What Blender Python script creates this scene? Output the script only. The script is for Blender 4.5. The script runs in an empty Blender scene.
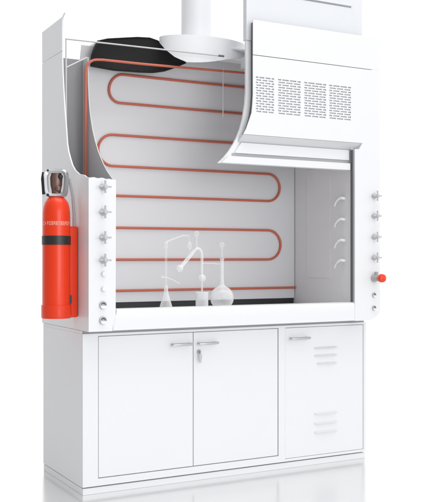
import bpy, bmesh, math, random
from mathutils import Vector, Matrix
random.seed(4)
S = bpy.context.scene
COL = S.collection

# ------------------------------------------------------------------ camera
cam_d = bpy.data.cameras.new('camera')
cam = bpy.data.objects.new('camera', cam_d); COL.objects.link(cam)
cam.location = (-1.727, -4.658, 1.3)
cam.rotation_euler = (math.radians(90), 0, math.radians(-28.7))
cam_d.sensor_fit = 'HORIZONTAL'; cam_d.sensor_width = 36
cam_d.lens = 36*900/430
cam_d.shift_y = 7/430
cam_d.clip_end = 500
S.camera = cam
S.render.resolution_x = 877; S.render.resolution_y = 1024
S.view_settings.view_transform = 'Standard'; S.view_settings.look = 'None'
S.view_settings.exposure = 0.05; S.view_settings.gamma = 1
# ------------------------------------------------------------------ studio light
W = bpy.data.worlds.new('World'); S.world = W; W.use_nodes = True
nt = W.node_tree; bg = nt.nodes['Background']
bg.inputs['Strength'].default_value = 1.0
# white cyclorama all round, with the darker half of the studio behind the photographer's left
tc = nt.nodes.new('ShaderNodeTexCoord'); vm = nt.nodes.new('ShaderNodeVectorMath'); vm.operation = 'DOT_PRODUCT'
vm.inputs[1].default_value = Vector((-0.97, -0.25, 0.0)).normalized()
mr = nt.nodes.new('ShaderNodeMapRange'); mr.inputs[1].default_value = 0.0; mr.inputs[2].default_value = 1.0
mr.inputs[3].default_value = 1.20; mr.inputs[4].default_value = 0.27; mr.interpolation_type = 'SMOOTHSTEP'
nt.links.new(tc.outputs['Generated'], vm.inputs[0]); nt.links.new(vm.outputs['Value'], mr.inputs[0])
cmb = nt.nodes.new('ShaderNodeCombineColor')
for i in range(3): nt.links.new(mr.outputs[0], cmb.inputs[i])
nt.links.new(cmb.outputs[0], bg.inputs['Color'])

def area(name, loc, target, size, power, col=(1, 1, 1)):
    d = bpy.data.lights.new(name, 'AREA'); d.shape = 'RECTANGLE'; d.size, d.size_y = size
    d.energy = power; d.color = col
    o = bpy.data.objects.new(name, d); COL.objects.link(o); o.location = loc
    o.rotation_euler = (Vector(target)-Vector(loc)).to_track_quat('-Z', 'Y').to_euler()
    return o
area('studio_softbox', (0.6, -7.5, 2.3), (1.0, 0, 0.7), (3.6, 3.0), 115, (0.97, 0.985, 1.0))
area('studio_top_light', (1.0, -1.0, 6.5), (1.0, 0, 0), (4, 4), 135)

# ------------------------------------------------------------------ materials
def mat(name, col, rough=0.4, metal=0.0, bump=0.0, scale=60, var=0.0, **kw):
    m = bpy.data.materials.new(name); m.use_nodes = True
    n = m.node_tree; b = n.nodes['Principled BSDF']
    b.inputs['Base Color'].default_value = (*col, 1); b.inputs['Roughness'].default_value = rough
    b.inputs['Metallic'].default_value = metal
    for k, v in kw.items(): b.inputs[k.replace('_', ' ')].default_value = v
    t = n.nodes.new('ShaderNodeTexCoord'); no = n.nodes.new('ShaderNodeTexNoise')
    no.inputs['Scale'].default_value = scale; no.inputs['Detail'].default_value = 4
    n.links.new(t.outputs['Object'], no.inputs['Vector'])
    r = n.nodes.new('ShaderNodeMapRange'); r.inputs[3].default_value = rough*0.85; r.inputs[4].default_value = min(1, rough*1.15)
    n.links.new(no.outputs['Fac'], r.inputs[0]); n.links.new(r.outputs[0], b.inputs['Roughness'])
    if var:
        n2 = n.nodes.new('ShaderNodeTexNoise'); n2.inputs['Scale'].default_value = 2.5
        n.links.new(t.outputs['Object'], n2.inputs['Vector'])
        mx = n.nodes.new('ShaderNodeMix'); mx.data_type = 'RGBA'
        mx.inputs[6].default_value = (*[c*(1-var) for c in col], 1); mx.inputs[7].default_value = (*[min(1, c*(1+var)) for c in col], 1)
        n.links.new(n2.outputs['Fac'], mx.inputs[0]); n.links.new(mx.outputs[2], b.inputs['Base Color'])
    if bump:
        bp = n.nodes.new('ShaderNodeBump'); bp.inputs['Strength'].default_value = bump; bp.inputs['Distance'].default_value = 0.0006
        n.links.new(no.outputs['Fac'], bp.inputs['Height']); n.links.new(bp.outputs[0], b.inputs['Normal'])
    return m
M = {
 'white': mat('white powder coat', (0.765, 0.775, 0.795), 0.38, bump=0.15, scale=420, var=0.008),
 'liner': mat('pale grey laminate', (0.66, 0.66, 0.68), 0.35, bump=0.08, scale=300, var=0.015),
 'liner_lit': mat('lit grey laminate', (0.78, 0.78, 0.79), 0.4, bump=0.08, scale=300, var=0.01),  # same laminate, lightened to stand in for light on the right wall
 'header': mat('cool white coat', (0.70, 0.715, 0.745), 0.4, bump=0.15, scale=420),
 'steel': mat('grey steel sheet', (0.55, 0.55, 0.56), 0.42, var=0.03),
 'rail': mat('light metal', (0.62, 0.62, 0.63), 0.35, 0.4),
 'chrome': mat('brushed chrome', (0.55, 0.56, 0.58), 0.25, 0.85),
 'satin': mat('satin handle metal', (0.5, 0.5, 0.51), 0.35, 0.7),
 'black': mat('black plastic', (0.018, 0.02, 0.02), 0.38, bump=0.2, scale=120),
 'duct': mat('black moulded duct', (0.012, 0.012, 0.013), 0.6, bump=0.3, scale=30, Specular_IOR_Level=0.2),
 'gasket_shade': mat('dark gasket', (0.12, 0.12, 0.125), 0.6),  # also the painted shade of the cavity strip and the gap column
 'pipe': mat('copper red pipe', (0.52, 0.12, 0.068), 0.45, var=0.06),
 'red': mat('signal red enamel', (0.80, 0.042, 0.006), 0.32, Coat_Weight=0.25, Coat_Roughness=0.12, Specular_IOR_Level=0.3),
 'railgrey': mat('grey rail metal', (0.42, 0.42, 0.43), 0.4, 0.3),
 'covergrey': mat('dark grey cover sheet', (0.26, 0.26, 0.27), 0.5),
 'louvre': mat('louvre grey', (0.66, 0.67, 0.69), 0.45),  # greyer than the door's white
 'brass': mat('dull brown brass', (0.22, 0.13, 0.11), 0.35, 0.5, var=0.25),
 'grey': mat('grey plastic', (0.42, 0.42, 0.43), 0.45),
 'pale': mat('pale grey plastic', (0.50, 0.50, 0.52), 0.4),
 'letter': mat('white print', (0.84, 0.34, 0.25), 0.5),
 'glass': mat('frosted white glass', (0.93, 0.94, 0.95), 0.2, Transmission_Weight=0.12, Coat_Weight=0.5),
}
def glass_mat(name, a0, a1, rough):
    m = bpy.data.materials.new(name); m.use_nodes = True
    n = m.node_tree; b = n.nodes['Principled BSDF']
    b.inputs['Base Color'].default_value = (0.94, 0.955, 0.965, 1); b.inputs['Roughness'].default_value = rough
    b.inputs['Coat Weight'].default_value = 0.6; b.inputs['Coat Roughness'].default_value = 0.04
    fr = n.nodes.new('ShaderNodeLayerWeight'); fr.inputs[0].default_value = 0.4
    r = n.nodes.new('ShaderNodeMapRange'); r.inputs[3].default_value = a0; r.inputs[4].default_value = a1
    n.links.new(fr.outputs['Facing'], r.inputs[0]); n.links.new(r.outputs[0], b.inputs['Alpha'])
    return m
M['clear'] = glass_mat('thin clear glass', 0.08, 0.65, 0.06)
M['milky'] = glass_mat('milky laboratory glass', 0.30, 0.88, 0.12)
def floor_mat():
    m = bpy.data.materials.new('glossy white studio floor'); m.use_nodes = True
    n = m.node_tree; n.nodes.remove(n.nodes['Principled BSDF'])
    d = n.nodes.new('ShaderNodeBsdfDiffuse'); d.inputs[0].default_value = (0.55, 0.55, 0.55, 1)
    g = n.nodes.new('ShaderNodeBsdfGlossy'); g.inputs[0].default_value = (0.97, 0.97, 0.97, 1); g.inputs['Roughness'].default_value = 0.09
    mx = n.nodes.new('ShaderNodeMixShader'); mx.inputs[0].default_value = 0.8
    t = n.nodes.new('ShaderNodeTexCoord'); no = n.nodes.new('ShaderNodeTexNoise'); no.inputs['Scale'].default_value = 9
    r = n.nodes.new('ShaderNodeMapRange'); r.inputs[3].default_value = 0.17; r.inputs[4].default_value = 0.21
    n.links.new(t.outputs['Object'], no.inputs['Vector']); n.links.new(no.outputs['Fac'], r.inputs[0]); n.links.new(r.outputs[0], g.inputs['Roughness'])
    n.links.new(d.outputs[0], mx.inputs[1]); n.links.new(g.outputs[0], mx.inputs[2])
    n.links.new(mx.outputs[0], n.nodes['Material Output'].inputs[0])
    return m
M['floor'] = floor_mat()

# ------------------------------------------------------------------ helpers
def box(bm, x0, x1, y0, y1, z0, z1):
    v = [bm.verts.new(p) for p in ((x0,y0,z0),(x1,y0,z0),(x1,y1,z0),(x0,y1,z0),(x0,y0,z1),(x1,y0,z1),(x1,y1,z1),(x0,y1,z1))]
    for f in ((0,3,2,1),(4,5,6,7),(0,1,5,4),(1,2,6,5),(2,3,7,6),(3,0,4,7)): bm.faces.new([v[i] for i in f])
def prism(bm, pts, axis, a, b):
    """polygon extruded along an axis; pts are the two other coordinates in x,y,z order"""
    def P(p, k):
        q = list(p); q.insert('xyz'.index(axis), k); return q
    A = [bm.verts.new(P(p, a)) for p in pts]; B = [bm.verts.new(P(p, b)) for p in pts]
    bm.faces.new(A); bm.faces.new(B[::-1]); n = len(pts)
    for i in range(n): bm.faces.new((A[i], B[i], B[(i+1) % n], A[(i+1) % n]))
def lathe(bm, prof, c=(0,0,0), axis='z', seg=32):
    rings = []
    for r, h in prof:
        ring = []
        for k in range(seg):
            a = 2*math.pi*k/seg; u, w = max(r, 1e-5)*math.cos(a), max(r, 1e-5)*math.sin(a)
            p = {'z': (u, w, h), 'y': (u, h, w), 'x': (h, u, w)}[axis]
            ring.append(bm.verts.new((c[0]+p[0], c[1]+p[1], c[2]+p[2])))
        rings.append(ring)
    for A, B in zip(rings, rings[1:]):
        for k in range(seg): bm.faces.new((A[k], A[(k+1) % seg], B[(k+1) % seg], B[k]))
    bm.faces.new(rings[0][::-1]); bm.faces.new(rings[-1])
def tube(bm, pts, r, seg=12, rads=None):
    pts = [Vector(p) for p in pts]; n = len(pts); rings = []; up = None
    for i, p in enumerate(pts):
        t = (pts[min(i+1, n-1)]-pts[max(i-1, 0)]).normalized()
        if up is None: up = t.orthogonal().normalized()
        up = (up - t*up.dot(t)).normalized(); s = t.cross(up); rr = rads[i] if rads else r
        rings.append([bm.verts.new(p+(up*math.cos(2*math.pi*k/seg)+s*math.sin(2*math.pi*k/seg))*rr) for k in range(seg)])
    for A, B in zip(rings, rings[1:]):
        for k in range(seg): bm.faces.new((A[k], A[(k+1) % seg], B[(k+1) % seg], B[k]))
    bm.faces.new(rings[0][::-1]); bm.faces.new(rings[-1])
def ball(bm, c, r, seg=20):
    bmesh.ops.create_uvsphere(bm, u_segments=seg, v_segments=seg//2+2, radius=r, matrix=Matrix.Translation(c))
def obj(name, bm, m, parent=None, bevel=0.0, smooth=False):
    bmesh.ops.recalc_face_normals(bm, faces=bm.faces)
    me = bpy.data.meshes.new(name); bm.to_mesh(me); bm.free(); me.materials.append(m)
    o = bpy.data.objects.new(name, me); COL.objects.link(o)
    if smooth:
        for p in me.polygons: p.use_smooth = True
    if bevel:
        md = o.modifiers.new('bevel', 'BEVEL'); md.width = bevel; md.segments = 2; md.limit_method = 'ANGLE'; md.angle_limit = math.radians(40)
        md.harden_normals = True
        for p in me.polygons: p.use_smooth = True
    elif smooth:
        md = o.modifiers.new('edges', 'EDGE_SPLIT'); md.split_angle = math.radians(38)
    if parent is not None:
        root = parent
        o.parent = parent
        o.matrix_parent_inverse = world(parent).inverted()
    return o
def world(o):
    m = Matrix.Translation(o.location) @ o.rotation_euler.to_matrix().to_4x4()
    return (world(o.parent) @ o.matrix_parent_inverse @ m) if o.parent else m
def thing(name, label, cat, loc, group=None):
    o = bpy.data.objects.new(name, None); COL.objects.link(o); o.location = loc; o.empty_display_size = 0.1
    o['label'] = label; o['category'] = cat
    if group: o['group'] = group
    return o
B = bmesh.new
def bx(name, m, parent, *c, bevel=0.002):
    b = B(); box(b, *c); return obj(name, b, M[m], parent, bevel)
def pr(name, m, parent, pts, axis, a, b_, bevel=0.002):
    b = B(); prism(b, pts, axis, a, b_); return obj(name, b, M[m], parent, bevel)

# ------------------------------------------------------------------ floor
b = B(); v = [b.verts.new(p) for p in ((-60,-60,0),(60,-60,0),(60,60,0),(-60,60,0))]; b.faces.new(v)
fl = obj('floor', b, M['floor']); fl['kind'] = 'structure'

# ------------------------------------------------------------------ base cabinet
cab = thing('base_cabinet', 'white three-door base cabinet on the glossy floor beneath the fume hood', 'cabinet', (0, 0, 0))
b = B(); box(b, 0.0, 1.94, 0.020, 0.69, 0.04, 0.884); obj('carcass', b, M['white'], cab, 0.002)
b = B()
box(b, 0.0, 0.089, 0.0, 0.019, 0.044, 0.884)
box(b, 0.089, 1.268, 0.0, 0.019, 0.044, 0.084)
box(b, 0.089, 1.268, 0.0, 0.019, 0.870, 0.884)
box(b, 1.268, 1.316, 0.0, 0.019, 0.044, 0.884)
box(b, 1.316, 1.921, 0.0, 0.019, 0.044, 0.060)
box(b, 1.316, 1.921, 0.0, 0.019, 0.870, 0.884)
box(b, 1.921, 1.94, 0.0, 0.019, 0.044, 0.884)
obj('face_frame', b, M['white'], cab)
for u in (0.0, 1.932): bx('top_filler', 'white', cab, u, u+0.008, 0.02, 0.69, 0.8842, 0.9005, bevel=0)
bx('overhang_shade_strip', 'grey', cab, 0.0085, 1.9315, 0.012, 0.68, 0.8845, 0.9015, bevel=0)  # grey strip stands in for the shadow under the hood's overhang
b = B(); box(b, 0.002, 1.938, 0.006, 0.688, 0.0, 0.036); obj('plinth', b, M['white'], cab, 0.002)
def handle(parent, x0, x1, z):
    b = B()
    tube(b, [(x0+.012, 0.006, z), (x0+.012, -0.028, z)], 0.0055)
    tube(b, [(x1-.012, 0.006, z), (x1-.012, -0.028, z)], 0.0055)
    tube(b, [(x0, -0.030, z), (x0+.004, -0.031, z), (x1-.004, -0.031, z), (x1, -0.030, z)], 0.0075, rads=[.005, .0075, .0075, .005])
    return obj('handle', b, M['satin'], parent, smooth=True)
d1 = bx('door', 'white', cab, 0.093, 0.6785, 0.003, 0.0185, 0.088, 0.866)
handle(d1, 0.53, 0.665, 0.803)
d2 = bx('door', 'white', cab, 0.6825, 1.264, 0.003, 0.0185, 0.088, 0.866)
handle(d2, 0.700, 0.832, 0.802)
b = B(); lathe(b, [(0.013, 0.004), (0.013, -0.004), (0.011, -0.006), (0.0, -0.006)], (0.717, 0, 0.752), 'y', 24)
lk = obj('lock', b, M['satin'], d2, smooth=True)
b = B(); box(b, 0.7155, 0.7185, -0.022, -0.005, 0.744, 0.760)
prism(b, [(0.709, 0.742), (0.725, 0.742), (0.727, 0.722), (0.721, 0.690), (0.713, 0.690), (0.707, 0.722)], 'y', -0.020, -0.016)
obj('key', b, M['satin'], d2)
d3 = bx('door', 'white', cab, 1.3185, 1.9195, 0.003, 0.0185, 0.0615, 0.867)
d3['label'] = 'single right door with two sets of pressed louvres'
handle(d3, 1.343, 1.485, 0.803)
for z, w in ((0.733, .186), (0.685, .186), (0.635, .16), (0.320, .186), (0.259, .186), (0.203, .186)):
    b = B(); x0 = 1.532+(0.022 if w < .18 else 0); n = 14
    # pressed louvre: a shallow scoop open at its lower edge
    top, bot = [], []
    for i in range(n+1):
        t = i/n; x = x0+w*t; k = min(1, math.sin(math.pi*t)*2.4)
        top.append(b.verts.new((x, 0.0032, z+0.008))); bot.append(b.verts.new((x, 0.0028-0.011*k, z-0.004)))
    low = [b.verts.new((v.co.x, 0.0032, z-0.005)) for v in bot]
    for i in range(n):
        b.faces.new((top[i], top[i+1], bot[i+1], bot[i])); b.faces.new((bot[i], bot[i+1], low[i+1], low[i]))
    obj('louvre', b, M['louvre'], d3)

# ------------------------------------------------------------------ fume hood
hood = thing('fume_hood', 'tall white laboratory fume hood with its upper left cut away to show red pipe loops', 'fume hood', (0.99, 0.3, 0.9))
SK = [(-.088, .902), (-.088, 1.732), (-.055, 1.738), (-.019, 1.752), (.055, 1.763), (.124, 1.790), (.17, 1.822), (.206, 1.865), (.235, 1.905), (.257, 1.955), (.274, 2.045),
      (.300, 2.153), (.320, 2.271), (.335, 2.38), (.343, 2.498)]
pr('side_panel', 'white', hood, SK+[(.715, 2.498), (.715, .902)], 'x', 0.0, 0.008, 0.0008)
pr('side_panel', 'white', hood, [(.343, 2.502), (.343, 2.678), (.335, 2.690), (.30, 2.712), (.302, 2.716), (.345, 2.698), (.715, 2.690), (.715, 2.502)], 'x', 0.0, 0.008, 0.0008)
bx('side_panel', 'white', hood, 1.962, 1.980, -0.02, 0.715, 0.945, 2.70)
# rear panel, bench and the shell below it
bx('rear_panel', 'steel', hood, 0.019, 1.961, 0.695, 0.714, 0.93, 2.47)
b = B(); box(b, 0.019, 1.90, -0.06, 0.694, 0.902, 0.935); box(b, 0.166, 1.779, -0.014, 0.694, 0.9355, 0.985)
obj('work_surface', b, M['white'], hood, 0.002)
# left post
pl = pr('front_post', 'white', hood, [(.0, .902), (.137, .902), (.139, .935), (.156, 1.02), (.158, 1.725), (.15, 1.729), (.135, 1.727), (.12, 1.731), (.10, 1.729), (.078, 1.735), (.05, 1.731), (.03, 1.736), (.0, 1.732)], 'y', -0.090, -0.0885, 0.0)
pr('post_return', 'white', hood, [(-.0884, .903), (-.0884, 1.722), (-.02, 1.722), (-.02, .936)], 'x', 0.140, 0.157, 0.001)
# right post, flush with the fascia above
pright = pr('front_post', 'white', hood, [(1.783, .902), (1.893, .902), (1.93, .912), (1.965, .930), (1.984, .955), (1.984, 2.030), (1.842, 2.030), (1.817, 1.990), (1.783, 1.990)], 'y', -0.090, -0.02, 0.0)
pl['label'] = 'left front post, cut off at shoulder height'
# airfoil sill
b = B(); prism(b, [(-.090, .904), (-.090, .96), (-.0895, 1.000), (-.085, 1.014), (-.074, 1.02), (-.03, 1.02), (-.015, 1.005), (-.015, .936), (-.06, .936), (-.06, .904)], 'x', 0.162, 1.7825)
for v in b.verts:
    if v.co.x < 0.5: v.co.x = 0.143 + max(0, min(1, (v.co.z-.93)/.09))*0.022
obj('airfoil_sill', b, M['white'], hood, 0.0015)

# left liner (dark outer face of the chamber), cut along a curve
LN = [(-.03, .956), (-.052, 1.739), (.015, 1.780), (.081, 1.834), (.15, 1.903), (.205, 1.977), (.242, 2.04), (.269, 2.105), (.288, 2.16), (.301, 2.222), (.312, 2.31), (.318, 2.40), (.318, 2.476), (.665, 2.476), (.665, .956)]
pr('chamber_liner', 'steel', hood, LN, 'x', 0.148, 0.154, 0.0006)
# right liner with shallow framed inspection panel and taps
rl = bx('chamber_liner', 'liner_lit', hood, 1.781, 1.796, -0.055, 0.66, 0.956, 2.49, bevel=0.001)
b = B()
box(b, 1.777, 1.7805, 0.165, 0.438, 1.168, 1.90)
obj('inspection_panel', b, M['liner_lit'], rl, 0.001)
bx('sash_track', 'gasket_shade', hood, 1.773, 1.7805, -0.075, -0.056, 1.021, 1.985)
# back baffle: straight lower plate, upper plate leaning forward
YB = 0.586
def yb(z): return YB if z < 2.2 else YB-(z-2.2)*0.32
b = B(); prism(b, [(YB, 1.022), (YB, 2.17), (yb(2.21), 2.21), (yb(2.58), 2.58), (yb(2.58)+.012, 2.582), (YB+.012, 2.20), (YB+.012, 1.022)], 'x', 0.166, 1.776)
obj('back_baffle', b, M['liner'], hood, 0.001)
bx('baffle_slot', 'black', hood, 0.166, 1.776, 0.60, 0.615, 0.986, 1.10, bevel=0)  # black strip stands for the darkness of the gap under the baffle

bx('gap_shade_column', 'gasket_shade', hood, 0.020, 0.140, 0.625, 0.694, 0.94, 2.45)  # dark column added to give the gap beside the liner its shade
# roof over the uncut right; hidden plates further left added to darken the chamber
bx('roof_shade_plate', 'white', hood, 0.26, 0.798, 0.465, 0.694, 2.600, 2.612)
bx('roof_shade_plate', 'white', hood, 0.80, 1.961, 0.21, 0.694, 2.600, 2.612)
bx('roof_shade_plate', 'white', hood, 1.25, 1.961, -0.02, 0.208, 2.600, 2.612)

# red pipe: serpentine on the baffle
zr = [2.435, 2.268, 2.07, 1.875, 1.69, 1.49, 1.29, 1.095]
RP = 0.0078
def yp(z): return yb(z)-RP-0.001
pts = [(1.70, 2.52)]
def row(x0, x1, z): return [(x0, z), ((x0+x1)/2, z), (x1, z)]
def uturn(xc, za, zb_, side):
    r = (za-zb_)/2; cz = (za+zb_)/2
    return [(xc+side*r*math.sin(math.pi*k/18), cz+r*math.cos(math.pi*k/18)) for k in range(1, 18)]
path = []
xr = 1.556; XL = [0.452, None, 0.412, None, 0.33, None, 0.33]
path += row(xr, XL[0], zr[0]) + uturn(XL[0], zr[0], zr[1], -1)
path += row(XL[0], xr, zr[1]) + uturn(xr, zr[1], zr[2], 1)
path += row(xr, XL[2], zr[2]) + uturn(XL[2], zr[2], zr[3], -1)
path += row(XL[2], xr, zr[3]) + uturn(xr, zr[3], zr[4], 1)
path += row(xr, XL[4], zr[4]) + uturn(XL[4], zr[4], zr[5], -1)
path += row(XL[4], xr, zr[5]) + uturn(xr, zr[5], zr[6], 1)
path += row(xr, XL[6], zr[6]) + uturn(XL[6], zr[6], zr[7], -1)
path += row(XL[6], 1.776, zr[7])
b = B(); tube(b, [(x, yp(z), z) for x, z in path], RP, 12)
obj('pipe_loop', b, M['pipe'], hood, smooth=True)
# feed pipe: up beside the liner, then across the top
P3 = []
for z in (1.50, 1.9, 2.30, 2.385): P3.append((0.131, 0.305, z))
for k in range(1, 9):
    a = math.pi/2*k/8*0.93; P3.append((0.131+0.075*(1-math.cos(a)), 0.305, 2.385+0.078*math.sin(a)))
P3 += [(0.24, .304, 2.466), (0.5, .304, 2.468), (0.8, .304, 2.475), (1.30, .304, 2.487), (1.52, .304, 2.487)]
b = B(); tube(b, P3, RP*0.95, 12)
obj('feed_pipe', b, M['pipe'], hood, smooth=True)
# black moulded inlet under the exhaust
BP = [(0.200, 2.445), (0.204, 2.509), (0.225, 2.570), (0.244, 2.604), (0.30, 2.622), (0.419, 2.642), (0.50, 2.655), (0.585, 2.661), (0.640, 2.650), (0.700, 2.620), (0.757, 2.589), (0.841, 2.528),
      (0.76, 2.490), (0.69, 2.462), (0.619, 2.446), (0.55, 2.441), (0.354, 2.435)]
def inlet():
    b = B(); layers = []
    cx_, cz_ = 0.5, 2.53
    for y, s in ((0.455, 0.93), (0.415, 1.0), (0.398, 0.985), (0.393, 0.955), (0.402, 0.90), (0.412, 0.5)):
        layers.append([b.verts.new((cx_+(x-cx_)*s, y, cz_+(z-cz_)*s)) for x, z in BP])
    n = len(BP)
    for A, Bq in zip(layers, layers[1:]):
        for i in range(n): b.faces.new((A[i], A[(i+1) % n], Bq[(i+1) % n], Bq[i]))
    b.faces.new(layers[0][::-1]); b.faces.new(layers[-1])
    return obj('exhaust_inlet', b, M['duct'], hood, smooth=True)
inlet()
# exhaust collar (round drum, its lower rim cut on a sweep) and duct
CX, CY, RC = 0.93, 0.36, 0.30
RIM = [2.625, 2.604, 2.576, 2.551, 2.524, 2.507, 2.492, 2.492, 2.495, 2.501, 2.510, 2.521, 2.533, 2.545, 2.559, 2.572, 2.584, 2.594, 2.602, 2.607, 2.609]
b = B(); lo, hi, lo2, hi2 = [], [], [], []
NA = 40
for k in range(NA+1):
    a = math.pi*1.0 + math.pi*k/NA           # front half, left to right
    x, y = CX+RC*math.cos(a), CY+RC*math.sin(a)*0.55
    zb_ = RIM[k//2] if k % 2 == 0 else (RIM[k//2]+RIM[k//2+1])/2
    x2, y2 = CX+(RC-.01)*math.cos(a), CY+(RC-.01)*math.sin(a)*0.55+.004
    zt = 2.66
    lo.append(b.verts.new((x, y, zb_))); hi.append(b.verts.new((x, y, zt)))
    lo2.append(b.verts.new((x2, y2, zb_+.001))); hi2.append(b.verts.new((x2, y2, zt)))
for k in range(NA):
    b.faces.new((lo[k], lo[k+1], hi[k+1], hi[k])); b.faces.new((lo2[k], hi2[k], hi2[k+1], lo2[k+1]))
    b.faces.new((lo[k], lo2[k], lo2[k+1], lo[k+1]))
b.faces.new(hi); 
col = obj('exhaust_collar', b, M['white'], hood, smooth=True)
b = B(); lathe(b, [(0.094, 2.661), (0.094, 3.5)], (0.885, 0.36, 0), 'z', 40)
obj('exhaust_duct', b, M['white'], hood, smooth=True)
# frame rails at the cut corner
b = B()
def bar(b, p, q, r): tube(b, [p, q], r, 8)
bar(b, (0.022, 0.335, 1.90), (0.022, 0.335, 2.575), 0.0052)
obj('frame_post', b, M['rail'], hood, smooth=True)
b = B(); bar(b, (0.016, 0.335, 2.571), (0.937, 0.12, 2.528), 0.0048)
obj('frame_rail', b, M['railgrey'], hood, smooth=True)
b = B(); bar(b, (0.022, 0.333, 2.405), (0.142, 0.312, 2.472), 0.004)
obj('frame_brace', b, M['rail'], hood, smooth=True)
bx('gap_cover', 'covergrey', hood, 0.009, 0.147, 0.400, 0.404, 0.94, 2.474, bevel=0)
# the collar pierced by the rail: dark end cap
b = B(); bar(b, (0.915, 0.125, 2.529), (0.950, 0.117, 2.5275), 0.0065); obj('rail_end', b, M['gasket_shade'], hood, smooth=True)
# thin sash cord and its bracket
b = B(); tube(b, [(1.045, .30, 2.50), (1.045, .30, 2.30), (1.045, .30, 2.19)], 0.0028, 8); obj('sash_cord', b, M['rail'], hood, smooth=True)
bx('cord_bracket', 'pale', hood, 1.01, 1.04, -0.022, 0.02, 2.435, 2.50)

# inner sash sheet
IS = [(1.012, 2.599), (1.012, 2.30), (1.006, 2.22), (.991, 2.133), (.973, 2.07), (.95, 2.017), (.926, 1.975), (.895, 1.931), (.862, 1.893), (.821, 1.857), (1.766, 1.857), (1.766, 2.599)]
sash = pr('sash', 'white', hood, IS, 'y', -0.040, -0.024, 0.0012)
pr('sash_rail', 'white', sash, [(.928, 1.921), (.973, 1.985), (1.767, 1.985), (1.767, 1.921)], 'y', -0.052, -0.0405, 0.0015)
pr('sash_handle', 'white', sash, [(.832, 1.857), (.868, 1.888), (.885, 1.900), (1.767, 1.900), (1.767, 1.857)], 'y', -0.066, -0.0405, 0.003)
bx('sash_gap_strip', 'grey', sash, .915, 1.767, -0.044, -0.0405, 1.9015, 1.9195, bevel=0)  # grey strip along the gap between rail and handle
# fascia (lower, with four vent fields) and upper fascia
VX = [(1.050, 1.178), (1.206, 1.370), (1.396, 1.560), (1.583, 1.752)]
VZ0, VZ1 = 2.160, 2.378
YF0, YF1 = -0.090, -0.084
b = B()
prism(b, [(.965, 2.030), (.984, 2.062), (1.010, 2.128), (1.022, VZ0), (1.984, VZ0), (1.984, 2.030)], 'y', YF0, YF1)
prism(b, [(1.022, VZ0), (1.028, 2.22), (1.031, 2.27), (1.031, VZ1), (VX[0][0], VZ1), (VX[0][0], VZ0)], 'y', YF0, YF1)
for (a, c) in zip(VX, VX[1:]): box(b, a[1], c[0], YF0, YF1, VZ0, VZ1)
box(b, VX[-1][1], 1.984, YF0, YF1, VZ0, VZ1)
box(b, 1.031, 1.984, YF0, YF1, VZ1, 2.502)
fas = obj('vent_fascia', b, M['white'], hood)
for (x0, x1) in VX:
    b = B(); rows = 14; p = (VZ1-VZ0)/rows
    for i in range(rows):
        z = VZ0+p*i
        box(b, x0, x1, YF0+.0012, YF0+.006, z, z+p*0.50)
        n = 3; off = (i % 2)*0.5
        for k in range(n+1):
            xx = x0+(x1-x0)*(k+off)/n
            xa, xb = max(x0, xx-.0045), min(x1, xx+.0045)
            if xb > xa: box(b, xa, xb, YF0+.0012, YF0+.006, z+p*0.50, z+p)
    obj('vent_grille', b, M['white'], fas)
    bx('grille_backing', 'pale', fas, x0, x1, YF0+.0075, YF0+.010, VZ0, VZ1, bevel=0)
pr('cavity_shade_strip', 'gasket_shade', fas, [(.985, 2.034), (1.004, 2.062), (1.026, 2.128), (1.040, 2.20), (1.046, 2.27), (1.046, 2.705), (1.049, 2.705), (1.049, 2.27), (1.043, 2.20), (1.029, 2.128), (1.007, 2.062), (.988, 2.034)], 'y', -0.0838, -0.0405, 0.0)  # dark strip added behind the cut edge, painting the cavity's shade
pr('upper_fascia', 'white', hood, [(1.031, 2.506), (1.031, 2.713), (1.984, 2.713), (1.984, 2.506)], 'y', YF0, YF1, 0.0015)
# chamfered underside lip of the fascia
b = B()
prism(b, [(-.089, 2.0285), (-.0425, 1.988), (-.0425, 2.0285)], 'x', 0.965, 1.841)
for v in b.verts:
    if v.co.x > 1.5 and v.co.z < 2.0: v.co.x = 1.8155
    if v.co.x < 1.1 and v.co.z < 2.0: v.co.x = 0.956
obj('fascia_lip', b, M['liner'], hood)
# service housing on the roof
hs = bx('roof_housing', 'header', hood, 1.012, 1.790, -0.045, -0.005, 2.60, 2.893)
bx('housing_lid', 'header', hs, 1.006, 1.796, -0.050, -0.003, 2.903, 3.30)
bx('housing_seam', 'grey', hs, 1.02, 1.786, -0.038, -0.010, 2.893, 2.903, bevel=0)
bx('side_housing', 'header', hood, 1.797, 1.888, -0.03, 0.0, 2.60, 3.30)

# ------------------------------------------------------------------ service controls
def cross_valve(x, z, parent, s=1.0):
    """escutcheon > hub with four stub arms, on the post's face (y = -0.09)"""
    y0 = -0.0902
    b = B(); lathe(b, [(0.020*s, y0), (0.020*s, y0-.004), (0.014*s, y0-.008), (0.009*s, y0-.011), (0.009*s, y0-.030)], (x, 0, z), 'y', 24)
    o = obj('control_valve', b, M['pale'], parent, smooth=True)
    b = B(); yc = y0-.036
    lathe(b, [(0.011*s, y0-.026), (0.013*s, y0-.030), (0.013*s, y0-.042), (0.009*s, y0-.047)], (x, 0, z), 'y', 20)
    for a in range(4):
        an = math.radians(90*a); dx, dz = math.cos(an), math.sin(an)
        tube(b, [(x+dx*.008, yc, z+dz*.008), (x+dx*.022*s, yc, z+dz*.022*s), (x+dx*.031*s, yc, z+dz*.031*s), (x+dx*.035*s, yc, z+dz*.035*s)], .005, 10, rads=[.0052*s, .0048*s, .0062*s, .0035*s])
    obj('cross_handle', b, M['pale'], o, smooth=True)
    return o
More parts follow.
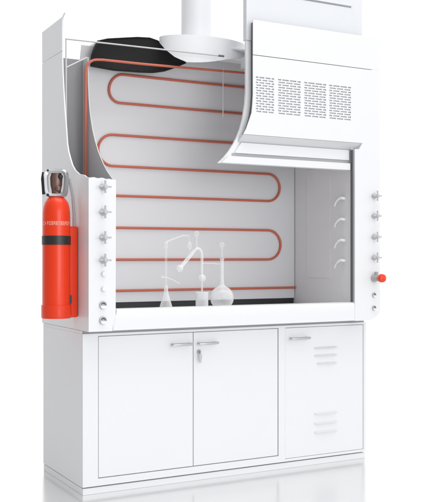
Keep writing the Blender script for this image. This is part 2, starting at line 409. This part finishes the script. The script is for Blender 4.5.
def socket(x, z, parent, s=1.0):
    y0 = -0.0902
    b = B(); lathe(b, [(0.023*s, y0), (0.023*s, y0-.004), (0.020*s, y0-.007), (0.016*s, y0-.007), (0.015*s, y0-.002), (0, y0-.002)], (x, 0, z), 'y', 28)
    o = obj('socket', b, M['pale'], parent, smooth=True)
    # upper half open and dark, lower half a curved lip
    b = B(); N = 14
    prism(b, [(x+0.0155*s*math.cos(math.pi*k/N), z+.001*s+0.0155*s*math.sin(math.pi*k/N)) for k in range(N+1)]+[(x, z+.007*s)], 'y', y0-.0022, y0-.0045)
    obj('opening', b, M['gasket_shade'], o)
    b = B()
    prism(b, [(x+0.018*s*math.cos(a), z-.003*s+0.018*s*math.sin(a)) for a in [math.pi+math.pi*k/N for k in range(N+1)]], 'y', y0-.0022, y0-.014)
    obj('lip', b, M['white'], o, 0.001)
    return o
def knob(x, z, parent):
    y0 = -0.0902
    b = B(); lathe(b, [(0.016, y0), (0.015, y0-.010), (0.012, y0-.014), (0, y0-.015)], (x, 0, z), 'y', 24)
    return obj('push_button', b, M['white'], parent, smooth=True)
for z in (1.685, 1.549, 1.411, 1.289): cross_valve(0.082, z, pl)
knob(0.086, 1.213, pl); knob(0.086, 1.132, pl)
socket(0.082, 1.045, pl); socket(0.082, 0.962, pl)
for z in (1.697, 1.569, 1.435, 1.303): cross_valve(1.935, z, pright, 0.95)
socket(1.935, 1.063, pright, 0.72); socket(1.935, 0.980, pright, 0.72)
b = B(); lathe(b, [(0.026, -.0902), (0.026, -.098), (0.020, -.104), (0.020, -.135), (0.013, -.140), (0.012, -.155)], (1.935, 0, 1.172), 'y', 28)
box(b, 1.928, 1.942, -.125, -.105, 1.172, 1.212)
rv = obj('gas_valve', b, M['grey'], pright, smooth=True)
b = B(); lathe(b, [(0.012, -.150), (0.022, -.153), (0.027, -.160), (0.0275, -.172), (0.024, -.183), (0.015, -.188), (0, -.189)], (1.935, 0, 1.172), 'y', 28)
obj('red_knob', b, M['red'], rv, smooth=True)
# swan-neck outlets on the right chamber wall
for z in (1.67, 1.535, 1.40, 1.27):
    b = B(); x = 1.7795
    pts = [(x, 0.045, z+.012)]
    tube(b, [(x+.001, 0.015, z+.012), (x-.012, 0.015, z+.014), (x-.022, 0.022, z+.016), (x-.028, 0.040, z+.010), (x-.030, 0.062, z-.004), (x-.030, 0.076, z-.022), (x-.030, 0.080, z-.036)], .006, 10,
         rads=[.011, .010, .009, .0085, .007, .006, .004])
    obj('outlet_tap', b, M['glass'], rl, smooth=True)

# ------------------------------------------------------------------ fire extinguisher on the hood's left side
EX, EY = -0.118, 0.095
fx = thing('fire_extinguisher', 'red fire extinguisher with black band held on the hood\'s left side', 'fire extinguisher', (EX, EY, 0.975))
b = B(); R = 0.076
lathe(b, [(0.060, 0.985), (0.070, 0.988), (R, 1.0), (R, 1.03), (R, 1.52), (R*.99, 1.55), (R*.94, 1.58), (R*.84, 1.605), (R*.66, 1.625), (R*.42, 1.637), (0.022, 1.643), (0.020, 1.655)], (EX, EY, 0), 'z', 56)
body = obj('cylinder', b, M['red'], fx, smooth=True)
b = B(); lathe(b, [(R+.0004, 1.372), (R+.003, 1.373), (R+.003, 1.420), (R+.0004, 1.421)], (EX, EY, 0), 'z', 56)
obj('strap', b, M['black'], fx, smooth=True)
# printed line round the shoulder: small unreadable lettering with an emblem
b = B()
def patch(b, a0, a1, z0, z1, r):
    n = max(1, int((a1-a0)/0.04))
    for i in range(n):
        p, q = a0+(a1-a0)*i/n, a0+(a1-a0)*(i+1)/n
        vs = [b.verts.new((EX+r*math.cos(t), EY+r*math.sin(t), z)) for t, z in ((p, z0), (q, z0), (q, z1), (p, z1))]
        b.faces.new(vs)
a0 = math.radians(-172); za, zb_ = 1.478, 1.499; r_ = R+.0008
def stroke(a, w, z0, z1): patch(b, a, a+w, z0, z1, r_)
a = a0
stroke(a, .05, za, zb_); stroke(a+.05, .12, zb_-.007, zb_); stroke(a+.05, .12, za, za+.007); stroke(a+.20, .10, za+.004, zb_-.004); a += .40
pat = ['1010', '1101', '0111', '1011', '1110', '1001', '1111', '0110', '1011', '1101', '1010']
for k, q in enumerate(pat):
    w = .125
    if q[0] == '1': stroke(a, .034, za, zb_)
    if q[1] == '1': stroke(a, w, za, za+.005)
    if q[2] == '1': stroke(a, w, (za+zb_)/2-.003, (za+zb_)/2+.003)
    if q[3] == '1': stroke(a+w-.034, .034, za, zb_)
    stroke(a+.0, w*.9, zb_-.005, zb_)
    a += w+.045
obj('printed_marking', b, M['letter'], body)
# valve head: steel guard ring, brass body, black levers
b = B(); rx, rz, cz = 0.063, 0.078, 1.708
v_in, n = [], 28
pts = []
for k in range(n):
    t = 2*math.pi*k/n; c, s = math.cos(t), math.sin(t)
    e = 0.42
    px, pz = rx*math.copysign(abs(c)**e, c), rz*math.copysign(abs(s)**e, s)
    px *= 1.0+0.08*(pz/rz)
    pts.append((px, pz))
# guard lies in a plane facing the front left
ax = Vector((0.877, -0.48, 0)); dn = Vector((-0.48, -0.877, 0)); c0 = Vector((EX, EY, cz))
def ring_pt(p, s, d): return c0+ax*(p[0]*s)+Vector((0, 0, p[1]*s))+dn*d
L = []
for s, d in ((1.0, .028), (1.0, -.028), (0.76, -.028), (0.72, .030), (0.90, .038)):
    L.append([b.verts.new(ring_pt(p, s, d)) for p in pts])
L.append(L[0])
for A, Bq in zip(L, L[1:]):
    for i in range(n): b.faces.new((A[i], A[(i+1) % n], Bq[(i+1) % n], Bq[i]))
hd = obj('valve_head', b, M['chrome'], fx, smooth=True)
b = B(); lathe(b, [(0.017, 1.640), (0.024, 1.650), (0.026, 1.672), (0.032, 1.70), (0.034, 1.74), (0.028, 1.762), (0.028, 1.775)], (EX, EY, 0), 'z', 28)
ball(b, c0+ax*0.012+dn*.018+Vector((0, 0, -.028)), 0.019)
obj('valve_body', b, M['brass'], hd, smooth=True)
b = B(); q = [ring_pt((-1.13*rx, rz*.80), 1, .0), ring_pt((-1.18*rx, rz*.35), 1, .004), ring_pt((-1.12*rx, -rz*.2), 1, .004), ring_pt((-1.06*rx, -rz*.75), 1, .0)]
tube(b, q, .009, 10, rads=[.008, .010, .010, .012])
obj('lever', b, M['black'], hd, smooth=True)
b = B(); ball(b, c0+ax*0.026+dn*.022+Vector((0, 0, .036)), 0.0145); obj('gauge', b, M['black'], hd, smooth=True)
b = B(); ball(b, c0+ax*(-0.040)+dn*.036+Vector((0, 0, .070)), 0.0065); obj('rivet', b, M['black'], hd, smooth=True)
b = B(); ball(b, c0+ax*(-0.040)+dn*.036+Vector((0, 0, -.064)), 0.0085); obj('rivet', b, M['black'], hd, smooth=True)
# hose running down behind the cylinder
b = B(); tube(b, [c0+ax*.05+dn*-.03+Vector((0,0,.03)), Vector((-.035, .12, 1.74)), Vector((-.022, .10, 1.64)), Vector((-.02, .085, 1.54)), Vector((-.02, .085, 1.40))], .008, 10)
obj('hose', b, M['grey'], fx, smooth=True)
# red wall holder fixed to the hood's side
b = B()
box(b, -0.080, -0.0015, EY-.030, EY+.070, 0.972, 1.475)
hb = obj('extinguisher_holder', b, M['red'], hood, 0.010)
b = B(); lathe(b, [(R+.0015, 1.045), (R+.006, 1.043), (R+.006, 0.976), (R+.002, 0.970), (0.0, 0.970)], (EX, EY, 0), 'z', 56)
cup = obj('holder_cup', b, M['red'], hb, smooth=True)
bx('holder_latch', 'black', hb, -0.060, -0.046, EY-.048, EY-.0305, 1.05, 1.095)

# ------------------------------------------------------------------ glassware on the bench
ZB = 0.9855
gy = 0.10
cf = thing('conical_flask', 'small white conical flask with a tall thin tube, leftmost of the glassware', 'flask', (0.551, gy, ZB))
b = B(); lathe(b, [(0.038, ZB), (0.041, ZB+.006), (0.040, ZB+.02), (0.018, ZB+.095), (0.012, ZB+.125), (0.012, ZB+.152), (0.015, ZB+.154)], (0.551, gy, 0), 'z', 32)
obj('flask_body', b, M['milky'], cf, smooth=True)
b = B(); tube(b, [(0.551, gy, ZB+.15), (0.551, gy, 1.25), (0.551, gy, 1.36)], .0065, 12); lathe(b, [(.008, 1.355), (.012, 1.36), (.012, 1.388), (.006, 1.394)], (0.551, gy, 0), 'z', 20)
obj('riser_tube', b, M['clear'], cf, smooth=True)
b = B(); tube(b, [(0.522, gy-.01, 1.190), (0.551, gy-.012, 1.186), (0.59, gy-.012, 1.172), (0.635, gy-.012, 1.150)], .004, 8)
ball(b, (0.522, gy-.01, 1.190), .008)
obj('side_arm', b, M['clear'], cf, smooth=True)

bk = thing('beaker', 'squat white glass beaker between the conical flask and the round flask', 'beaker', (0.789, gy, ZB))
b = B(); lathe(b, [(0.035, ZB), (0.038, ZB+.004), (0.038, ZB+.102), (0.042, ZB+.110), (0.040, ZB+.112), (0.0355, ZB+.100), (0.0355, ZB+.008), (0, ZB+.008)], (0.789, gy, 0), 'z', 36)
obj('beaker_body', b, M['milky'], bk, smooth=True)

rf = thing('round_flask', 'white round-bottomed flask with long stoppered neck, rightmost of the glassware', 'flask', (0.926, gy, ZB))
b = B(); rr, zc = 0.072, ZB+.074
prof = [(0.030, ZB), (0.034, ZB+.004)]
for k in range(3, 18):
    a = -math.pi/2+math.pi*k/20; prof.append((rr*math.cos(a), zc+rr*math.sin(a)))
prof += [(0.018, zc+rr*.97+.004), (0.0125, zc+rr+.015), (0.0105, zc+rr+.05), (0.0105, 1.290), (0.014, 1.292), (0.014, 1.298)]
prof = [p for p in prof if p[1] >= ZB]
lathe(b, prof, (0.926, gy, 0), 'z', 44)
obj('flask_body', b, M['milky'], rf, smooth=True)
b = B(); lathe(b, [(0.009, 1.298), (0.006, 1.320), (0.006, 1.362), (0.010, 1.366)], (0.926, gy, 0), 'z', 20); ball(b, (0.926, gy, 1.380), .0165)
obj('stopper', b, M['clear'], rf, smooth=True)

dc = thing('distillation_tubes', 'thin glass distillation tubes with two bulbs and slanted condenser above the beaker', 'glass apparatus', (0.75, gy, 1.1))
b = B(); tube(b, [(0.645, gy, 1.243), (0.70, gy, 1.302), (0.745, gy, 1.350)], .0115, 14, rads=[.0125, .0115, .010]); ball(b, (0.640, gy, 1.238), .022)
obj('condenser', b, M['milky'], dc, smooth=True)
b = B(); tube(b, [(0.745, gy, 1.350), (0.757, gy, 1.358), (0.772, gy, 1.355), (0.786, gy, 1.335), (0.789, gy, 1.30), (0.789, gy, 1.20), (0.789, gy, 1.10)], .0085, 12, rads=[.009,.009,.0085,.0085,.0085,.0075,.006]); ball(b, (0.789, gy, 1.180), .0235)
obj('receiver_bulb', b, M['milky'], dc, smooth=True)
b = B(); tube(b, [(0.551, gy, 1.394), (0.60, gy, 1.412), (0.66, gy, 1.432), (0.695, gy, 1.434), (0.705, gy, 1.42), (0.706, gy, 1.36), (0.715, gy, 1.318)], .0045, 10)
lathe(b, [(.006, 1.352), (.014, 1.36), (.015, 1.385), (.006, 1.395)], (0.706, gy, 0), 'z', 20)
obj('bridge_tube', b, M['clear'], dc, smooth=True)
b = B(); tube(b, [(0.753, gy, 1.355), (0.753, gy, 1.40), (0.752, gy, 1.435)], .005, 10); ball(b, (0.752, gy, 1.444), .017)
obj('stopper', b, M['clear'], dc, smooth=True)
b = B(); tube(b, [(0.797, gy, 1.268), (0.85, gy, 1.268), (0.913, gy, 1.263)], .004, 10)
obj('link_tube', b, M['clear'], dc, smooth=True)
